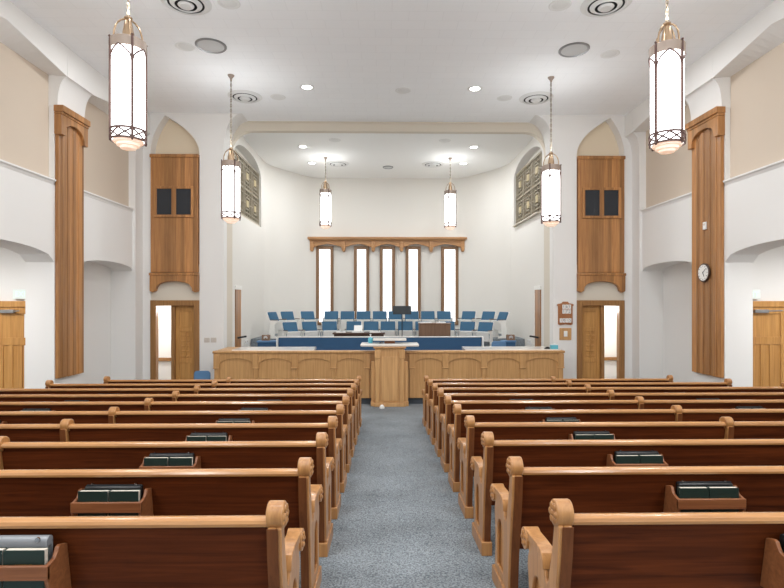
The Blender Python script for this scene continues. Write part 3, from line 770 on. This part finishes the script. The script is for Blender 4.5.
# organ console (dark) and brown console
xa, xb = at(333, 335, 16.1).x, at(385, 335, 16.1).x
t = thing('organ_console', 'low dark walnut organ console behind the long navy bench', 'organ', ((xa+xb)/2, 16.17, .62)); hw = (xb-xa)/2
b = MB(); b.box(-hw+.04, hw-.04, -.2, .2, .0, .95); b.build('case', M['walnut'], t, bevel=.012)
b = MB(); b.box(-hw, hw, -.24, .3, .95, 1.0); b.build('lid', M['walnut'], t, bevel=.012)
b = MB(); b.box(-hw+.06, hw-.06, .2, .42, .68, .74); b.build('keyboard', M['cream'], t)
for i, (px_, wd, rz, nm) in enumerate(((341, .3, .1, 'leftmost'), (358, .36, -.06, 'middle'), (375, .34, .05, 'rightmost'))):
    b = MB(); b.box(-wd/2, wd/2, -.11, .11, 0, .012); b.prism([(-wd/2, .012), (wd/2, .012), (wd/2-.01, .03), (0, .014), (-wd/2+.01, .034)], 'XZ', -.1, .1)
    o = tag(b.build('sheet_music', M['paper'], loc=(at(px_, 331, 16.1).x, 16.1, 1.621)), 'open white music book lying on the dark organ console, %s of three' % nm, 'music book', 'music on the organ'); o.rotation_euler = (0, 0, rz)
t = thing('document_stand', 'small white tilted paper stand on the dark organ console', 'stand', (at(358, 331, 16.2).x, 16.3, 1.66))
b = MB(); b.prism([(-.03, 0), (.08, 0), (.1, .16), (.085, .17)], 'YZ', -.13, .13); b.build('paper_rest', M['paper'], t)
xa, xb = at(419, 330, 16.1).x, at(450, 330, 16.1).x
t = thing('wooden_console', 'brown wooden upright console with papers on top behind the bench', 'console', ((xa+xb)/2, 16.15, .62)); hw = (xb-xa)/2
b = MB(); b.box(-hw, hw, -.2, .2, 0, 1.26); b.build('case', M['brown'], t, bevel=.01)
b = MB(); b.box(-hw-.02, hw+.02, -.22, .22, 1.26, 1.29); b.build('top_board', M['brown'], t, bevel=.008)
b = MB()
for x in (-hw/3, hw/3): b.box(x-.008, x+.008, -.212, -.2, .05, 1.22)
b.build('batten', M['brown'], t)
for px_, rz, nm, w in ((425, .15, 'left', .38), (441, -.1, 'right', .3)):
    b = MB(); b.box(-w/2, w/2, -.13, .13, 0, .02); b.box(-w/2+.02, w/2-.03, -.11, .12, .02, .032)
    o = tag(b.build('paper_stack', M['paper'], loc=(at(px_, 322, 16.1).x, 16.15, 1.912)), '%s stack of white papers on the brown wooden console' % nm, 'papers'); o.rotation_euler = (0, 0, rz)
# music stand
p = at(402, 310, 16.55)
t = thing('music_stand', 'black music stand standing before the choir chairs', 'music stand', (p.x, 16.45, .62))
b = MB(); b.box(-.29, .29, -.012, .012, 0, .26, Matrix.Translation((0, .02, 1.56)) @ Matrix.Rotation(-.18, 4, 'X')); b.box(-.29, .29, -.08, .0, 0, .012, Matrix.Translation((0, .08, 1.55))); b.build('desk', M['blackm'], t, bevel=.004)
b = MB(); b.cyl((0, 0.03, .2), (0, .03, 1.6), .014); b.build('pole', M['blackm'], t)
for k in range(3):
    a = 2*PI*k/3+.5; b = MB(); b.cyl((0, .03, .25), (.09*math.cos(a), .03+.09*math.sin(a), .0), .011); b.build('leg', M['blackm'], t)

# padded chairs at floor and stand level
def side_chair(name, lab, loc, mat, rz):
    t = thing(name, lab, 'chair', loc, rz)
    b = MB(); pts = [(-.21, .46)]+arc(-.14, .72, .07, .1, 180, 90, 5)+arc(.14, .72, .07, .1, 90, 0, 5)+[(.21, .46)]
    b.prism(pts, 'XZ', .18, .22); b.build('backrest', mat, t, bevel=.015, seg=3)
    b = MB(); b.box(-.22, .22, -.22, .18, .41, .46); b.build('seat', mat, t, bevel=.02, seg=3)
    for x in (-.19, .19):
        for y in (-.19, .2):
            b = MB(); b.cyl((x, y, 0), (x, y, .42 if y < 0 else .6), .012); b.build('leg', M['alum'], t)
    return t
side_chair('side_chair', 'blue padded chair beside the left end of the rostrum', (at(206.3, 370, 13.6).x, 13.5, 0), M['seatblue'], PI)
side_chair('side_chair', 'light blue round-backed chair behind the right end of the rostrum', (at(496.5, 345, 15.2).x, 15.1, .62), M['seatblue'], PI)

# side doors of the chancel, with black push bars
for i, s in enumerate((-1, 1)):
    t = thing('door_%d' % (i+5), '', '', (s*4.52, 15.62, .62)); del t['label']; del t['category']; struct(t)
    h = CZ+.34-.62
    b = MB(); b.box(min(0, -s*.03), max(0, -s*.03), -.27, .27, 0, h); b.build('door_leaf', M['panel'], t)
    b = MB(); b.box(min(0, -s*.045), max(0, -s*.045), -.3, .34, h, h+.12); b.box(min(0, -s*.045), max(0, -s*.045), .27, .34, 0, h); b.build('door_frame', M['cream'], t, bevel=.005)
    b = MB(); zc = CZ-1.1-.62; b.tube([(-s*.03, -.1, zc), (-s*.12, -.08, zc+.02), (-s*.2, .1, zc+.03), (-s*.23, .12, zc+.03)], .028); b.build('door_handle', M['black'], t)

# ================================================================= PENDANT LANTERNS
def pendant(loc_x, y, zbot, lab, turn):
    AR = math.radians(turn)
    t = thing('pendant_lantern', lab, 'pendant lamp', (loc_x, y, zbot), 0, 'pendant lanterns')
    R0 = .196; n = 32
    b = MB(); b.lathe([(R0, .24), (R0, 1.28), (0, 1.29)], n); b.lathe([(R0, .245), (R0-.01, .12), (R0-.01, .115), (0, .115)], n); b.build('glass_shade', M['shade'], t)
    b = MB(); b.lathe([(.182, .112), (.17, .085), (.138, .08), (.134, .048), (.1, .043), (.09, .014), (0, .0)], n); b.build('stepped_diffuser', M['amber'], t, angle=20)
    band = [(R0+.004, 1.26), (R0+.016, 1.26), (R0+.02, 1.38), (R0+.004, 1.39)]
    b = MB(); b.lathe(band, n, closed=True); b.lathe([(0, 1.36), (R0+.004, 1.36), (R0+.004, 1.37), (0, 1.37)], n)
    bt = b.build('top_band', M['bronze'], t)
    b = MB()
    for k in range(4):      # pointed arches below the band between the straps
        a0 = k*PI/2+AR
        for h in (0, 1):
            pts = []
            for i in range(9):
                u = i/8; a = a0+(PI/2)*(u/2 if h == 0 else 1-u/2)
                z = 1.06+.21*(u**.45); pts.append(((R0+.012)*math.cos(a), (R0+.012)*math.sin(a), z))
            b.tube(pts, .011, 5)
    b.build('arch_tracery', M['bronzed'], bt)
    for k in range(4):
        a = k*PI/2+AR; x, y2 = (R0+.014)*math.cos(a), (R0+.014)*math.sin(a)
        b = MB(); b.box(-.012, .012, -.013, .013, .1, 1.38, Matrix.Translation((x, y2, 0)) @ Matrix.Rotation(a, 4, 'Z')); b.ball((x, y2, .095), .014, u=8, v=6); b.ball((x*1.03, y2*1.03, 1.395), .016, u=8, v=6); b.build('strap', M['bronzed'], t)
    b = MB()
    for z in (.115, .24): b.lathe([(R0+.004, z-.012), (R0+.018, z-.012), (R0+.018, z+.012), (R0+.004, z+.012)], n, closed=True)
    for k in range(8):
        a0, a1 = k*PI/4+AR, (k+1)*PI/4+AR
        for (za, zb) in ((.125, .23), (.23, .125)):
            b.tube([((R0+.012)*math.cos(a0+(a1-a0)*u/4), (R0+.012)*math.sin(a0+(a1-a0)*u/4), za+(zb-za)*u/4) for u in range(5)], .011, 5)
    b.build('lattice_band', M['bronzed'], t)
    for k in range(2):
        a = k*PI/2+AR; pts = []
        for i in range(13):
            ph = PI*i/12; r = .17*math.cos(ph); pts.append((r*math.cos(a), r*math.sin(a), 1.38+.29*math.sin(ph)**.8))
        b = MB(); b.tube(pts, .012, 6); b.build('hoop', M['brass'], t)
    b = MB(); b.lathe([(.08, 1.37), (.068, 1.5), (.045, 1.63), (.03, 1.66), (.05, 1.675), (.05, 1.69), (.02, 1.71), (0, 1.715)], 18); b.build('brass_cone', M['brass'], t)
    b = MB(); z = 1.70; top = CEIL-zbot; k = 0
    while z < top-.1:
        ln = .07; a = (k % 2)*PI/2
        pts = [(.016*math.cos(2*PI*i/8)*math.cos(a), .016*math.cos(2*PI*i/8)*math.sin(a), z+ln/2+(ln/2+.008)*math.sin(2*PI*i/8)) for i in range(8)]
        b.tube(pts, .006, 5, closed=True); z += ln-.012; k += 1
    b.cyl((0, 0, 1.70), (0, 0, top-.03), .004, n=5)
    b.build('chain', M['chainm'], t)
    b = MB(); b.lathe([(.0, top-.12), (.015, top-.12), (.03, top-.07), (.07, top-.02), (.075, top), (0, top)], 18); b.build('canopy', M['bronze'], t)
    return t
LANTERNS = []
def pl(px_, pyb, d, lab, turn):
    p = at(px_, pyb, d); LANTERNS.append((p.x, d, p.z)); return pendant(p.x, d, p.z, lab, turn)
pl(128.3, 150, 6.7, 'large lit pendant lantern nearest the left wall, hanging in front of the left oak pilaster', 38)
pl(667, 153.5, 6.7, 'large lit pendant lantern nearest the right wall, hanging in front of the right oak pilaster', 25)
pl(231, 223.5, 11.8, 'lit pendant lantern hanging beside the left edge of the chancel opening', 38)
pl(551, 227, 11.8, 'lit pendant lantern hanging beside the right edge of the chancel opening', 66)
pl(325.5, 229, 18.5, 'small distant pendant lantern above the left end of the window valance', 38)
pl(450.3, 230, 18.5, 'small distant pendant lantern above the right end of the window valance', 66)

# ================================================================= CEILING FIXTURES
def fixture(name, lab, cat, parts, px_, py_, group):
    p = ceil_at(px_, py_); t = thing(name, lab, cat, (p.x, p.y, CEIL), 0, group)
    for (nm, prof, mat, closed) in parts:
        b = MB(); b.lathe(prof, 36, closed=closed); b.build(nm, mat, t, angle=30)
    return t
DIFF = [('outer_ring', [(.3, -.035), (.34, -.045), (.41, -.004), (.42, 0), (.33, 0)], M['vent'], True),
        ('dark_gap', [(0, -.012), (.3, -.01), (.33, -.005), (.33, -.001), (0, -.001)], M['ventd'], False),
        ('middle_ring', [(.18, -.06), (.2, -.075), (.265, -.035), (.25, -.033)], M['vent'], True),
        ('centre_cone', [(0, -.095), (.1, -.09), (.135, -.06), (.1, -.02), (0, -.02)], M['vent'], False)]
for px_, py_, lab in ((186, 2, 'round white air diffuser near the near left lantern, cut by the top edge'), (606, 4, 'round white air diffuser near the near right lantern, at the top edge'), (245, 96.5, 'round air diffuser beside the chain of the left far lantern'), (536, 98, 'round air diffuser beside the chain of the right far lantern'),
                      (338, 163.5, 'round air diffuser in the chancel ceiling behind the left small lantern chain'), (433, 164, 'round air diffuser in the chancel ceiling beside the right small lantern chain')):
    fixture('air_diffuser', lab, 'air vent', DIFF, px_, py_, 'round air diffusers')
SPK = [('rim', [(.26, 0), (.26, -.02), (.29, -.03), (.31, -.012), (.31, 0)], M['alum'], True), ('grille', [(0, -.03), (.2, -.026), (.27, -.012), (.27, -.002), (0, -.002)], M['spk'], False)]
for px_, py_, lab in ((211, 45.5, 'grey round ceiling speaker on the left of the nave ceiling'), (574, 49.5, 'grey round ceiling speaker on the right of the nave ceiling'), (388, 167, 'grey round ceiling speaker in the middle of the chancel ceiling')):
    fixture('ceiling_speaker', lab, 'speaker', SPK, px_, py_, 'grey ceiling speakers').scale = (.98, .98, 1) if py_ < 100 else (.65, .65, 1)
DSC = [('rim', [(.13, 0), (.13, -.008), (.17, -.014), (.19, -.004), (.19, 0)], M['disc'], True), ('cover', [(0, -.018), (.1, -.015), (.13, -.006), (.13, -.001), (0, -.001)], M['cover'], False)]
for px_, py_, lab in ((185, 46.5, 'pale round ceiling disc just left of the left grey speaker'), (610, 54, 'pale round ceiling disc just right of the right grey speaker'), (229, 3, 'pale round ceiling disc right of the near left diffuser'), (560, 5, 'pale round ceiling disc left of the near right diffuser'),
                      (278, 97, 'pale round ceiling disc right of the left far diffuser'), (504.5, 98, 'pale round ceiling disc left of the right far diffuser'), (403, 90.5, 'unlit round recessed fitting in the middle of the nave ceiling'), (335, 140, 'pale round disc at the front of the chancel ceiling, left'), (445, 140.5, 'pale round disc at the front of the chancel ceiling, right')):
    fixture('ceiling_disc', lab, 'ceiling fitting', DSC, px_, py_, 'pale ceiling discs')
DWN = [('trim_ring', [(.125, 0), (.12, -.01), (.17, -.016), (.18, -.004), (.18, 0)], M['disc'], True), ('lens', [(0, -.012), (.1, -.01), (.122, -.004), (.122, -.001), (0, -.001)], M['lamp'], False)]
for px_, py_, lab in ((307, 87, 'lit recessed downlight left of centre in the nave ceiling'), (475, 88.5, 'lit recessed downlight right of centre in the nave ceiling'), (303, 146.5, 'lit downlight nearer the left front corner of the chancel ceiling'), (312, 163, 'lit downlight further back in the left of the chancel ceiling'), (474, 147, 'lit downlight nearer the right front corner of the chancel ceiling'), (463.5, 163.5, 'lit downlight further back in the right of the chancel ceiling')):
    fixture('downlight', lab, 'downlight', DWN, px_, py_, 'lit downlights')

# ================================================================= WALL ITEMS
yc = at(705, 272, 11.1)
t = thing('wall_clock', 'round white wall clock with dark rim on the right oak pilaster', 'clock', (XP-.017, 10.92, CZ+.6))
b = MB(); b.cyl((0, 0, 0), (-.04, 0, 0), .2, n=36); b.build('rim', M['clockr'], t, bevel=.01)
b = MB(); b.cyl((-.04, 0, 0), (-.044, 0, 0), .17, n=36); fc = b.build('face', M['clockw'], t)
b = MB()
for k in range(12):
    a = 2*PI*k/12; b.box(-.047, -.043, -.005, .005, .13, .155, Matrix.Rotation(a, 4, 'X'))
b.build('hour_marks', M['ink'], fc)
b = MB(); b.box(-.05, -.045, -.006, .006, -.02, .09, Matrix.Rotation(2.7, 4, 'X')); b.build('hour_hand', M['ink'], t)
b = MB(); b.box(-.052, -.047, -.004, .004, -.02, .13, Matrix.Rotation(.9, 4, 'X')); b.build('minute_hand', M['ink'], t)
t = thing('thermostat', 'small white thermostat on the right oak pilaster above the clock', 'thermostat', (XP-.018, 10.9, CZ+1.59))
b = MB(); b.box(-.03, 0, -.055, .055, -.08, .08); b.build('body', M['paper'], t, bevel=.008)
b = MB(); b.box(-.033, -.03, -.03, .03, .01, .05); b.build('dial', M['plate'], t)

p = at(565, 313, YW)
t = thing('hymn_board', 'carved wooden hymn board with white number cards on the right front wall', 'hymn board', (p.x, YW, p.z))
b = MB(); pts = [(-.2, -.31), (-.14, -.33), (0, -.31), (.14, -.33), (.2, -.31), (.2, .19), (.24, .22), (.2, .25), (.1, .27), (.07, .31), (-.07, .31), (-.1, .27), (-.2, .25), (-.24, .22), (-.2, .19)]
b.prism(pts, 'XZ', -.04, 0); b.build('board', M['cherry'], t, bevel=.008)
b = MB(); b.box(-.17, .17, -.05, -.04, .1, .115); b.box(-.17, .17, -.05, -.04, -.03, -.015); b.box(-.17, .17, -.05, -.04, -.28, -.265); b.build('card_rail', M['cherry'], t)
for z, chars in ((.175, '161'), (.045, '172'), (-.2, '1015')):
    for k, ch in enumerate(chars):
        x = .03+(k-(len(chars)-1)/2)*.082
        if len(chars) == 4: x -= .03
        b = MB(); b.box(x-.036, x+.036, -.048, -.041, z-.06, z+.055); c = b.build('number_card', M['paper'], t)
        text(ch, 'card_number', M['ink'], .105, c, (x, -.0487, z))
p = at(565.3, 334, YW)
t = thing('control_plate', 'tan square control plate with a white switch below the hymn board', 'control plate', (p.x, YW, p.z))
b = MB(); b.box(-.165, .165, -.02, 0, -.165, .165); b.build('plate', M['ros'], t, bevel=.008)
b = MB(); b.box(-.05, .05, -.035, -.02, -.07, .085); b.build('switch', M['paper'], t, bevel=.006)
for px_, nm in ((207, 'left'), (213.7, 'right')):
    p = at(px_, 340, YW)
    t = thing('light_switch', '%s one of two beige switch plates above the left end of the rostrum' % nm, 'light switch', (p.x, YW, p.z))
    b = MB(); b.box(-.075, .075, -.012, 0, -.065, .065); b.build('plate', M['plate'], t, bevel=.004)
    for q in (-1, 1):
        b = MB(); b.box(q*.035-.014, q*.035+.014, -.02, -.012, -.03, .03); b.build('toggle', M['plate'], t)
for s in (-1, 1):
    p = at(248 if s < 0 else 527, 345.5, 15.4)
    t = thing('wall_outlet', 'white outlet plate low on the %s chancel wall just past the door' % SIDE[s], 'outlet', (s*4.52, 16.6, 1.3))
    b = MB(); b.box(min(0, -s*.012), max(0, -s*.012), -.2, .2, -.07, .07); b.build('plate', M['paper'], t, bevel=.004)
    b = MB(); b.box(-s*.016-.004, -s*.016+.004, -.14, -.08, -.03, .03); b.box(-s*.016-.004, -s*.016+.004, .08, .14, -.03, .03); b.build('socket', M['plate'], t)

# lobby ceiling lights
for s in (-1, 1):
    t = thing('lobby_light', 'flat lit ceiling panel in the %s lobby behind the arch' % SIDE[s], 'ceiling light', (s*8.6, 8.8, CZ+1.295))
    b = MB(); b.box(-.33, .33, -.63, .63, -.05, 0); b.build('housing', M['alum'], t, bevel=.006)
    b = MB(); b.box(-.3, .3, -.6, .6, -.056, -.05); b.build('lens', M['lamp'], t)

# ================================================================= LIGHT
def area(name, loc, size, power, rot=(0, 0, 0), col=(1, 1, 1), shape='DISK', sy=None):
    l = bpy.data.lights.new(name, 'AREA'); l.shape = shape; l.size = size; l.energy = power; l.color = col
    if sy: l.size_y = sy
    o = bpy.data.objects.new(name, l); C.objects.link(o); o.location = loc; o.rotation_euler = rot
    return o
def point(name, loc, power, r=.25, col=(1, 1, 1)):
    l = bpy.data.lights.new(name, 'POINT'); l.energy = power; l.shadow_soft_size = r; l.color = col
    o = bpy.data.objects.new(name, l); C.objects.link(o); o.location = loc
    return o
WARM = (.965, .985, 1)
# recessed ceiling downlights over the nave (some behind the viewer) and the chancel
for y in (-1.5, 2.5, 6.5, 10.5):
    for x in (-4.8, -1.6, 1.6, 4.8):
        area('nave_downlight', (x, y, CEIL-.03), .3, 33, col=WARM)
# unseen disks added above the lanterns to brighten the ceiling
for (x, y, z) in LANTERNS: area('ceiling_fill', (x, y, z+1.73), .36, (28 if y < 10 else 12 if y < 15 else 7), rot=(PI, 0, 0), col=(.955, .985, 1))
for y in (1.5, -2.4):
    for x in (-3.5, 3.5): point('rear_fill', (x, y, 5.0), 150, .3, (.955, .985, 1))  # fill lights added behind the viewer, no lantern bodies there
for x in (-2.6, 2.6):
    for y in (15.9, 18.6): area('chancel_downlight', (x, y, CEIL-.03), .3, 50, col=(.965, .985, 1))
for s in (-1, 1):
    point('vestry_fill', (s*6.2, 15.3, CZ-.2), 60, .15)  # point light added to brighten the room behind the door, no fitting
    area('lobby_lamp', (s*8.6, 8.8, CZ+1.2), .6, 60, shape='RECTANGLE', sy=1.2)
w = bpy.data.worlds.new('daylight'); bpy.context.scene.world = w; w.use_nodes = True
bg = w.node_tree.nodes['Background']; bg.inputs[0].default_value = (.95, .975, 1, 1); bg.inputs[1].default_value = .5

# ================================================================= CAMERA
cam = bpy.data.cameras.new('camera'); cam.sensor_width = 36; cam.lens = F/784*36; cam.shift_y = (HOR-294)/784; cam.clip_start = .05
co = bpy.data.objects.new('camera', cam); C.objects.link(co); co.location = (CX, 0, CZ); co.rotation_euler = (PI/2, 0, -YAW)
sc = bpy.context.scene; sc.camera = co
sc.view_settings.view_transform = 'Standard'; sc.view_settings.look = 'None'; sc.view_settings.gamma = 1; sc.view_settings.use_curve_mapping = False
sc.view_settings.exposure = 0.37
sc.cycles.max_bounces = 10; sc.cycles.diffuse_bounces = 8
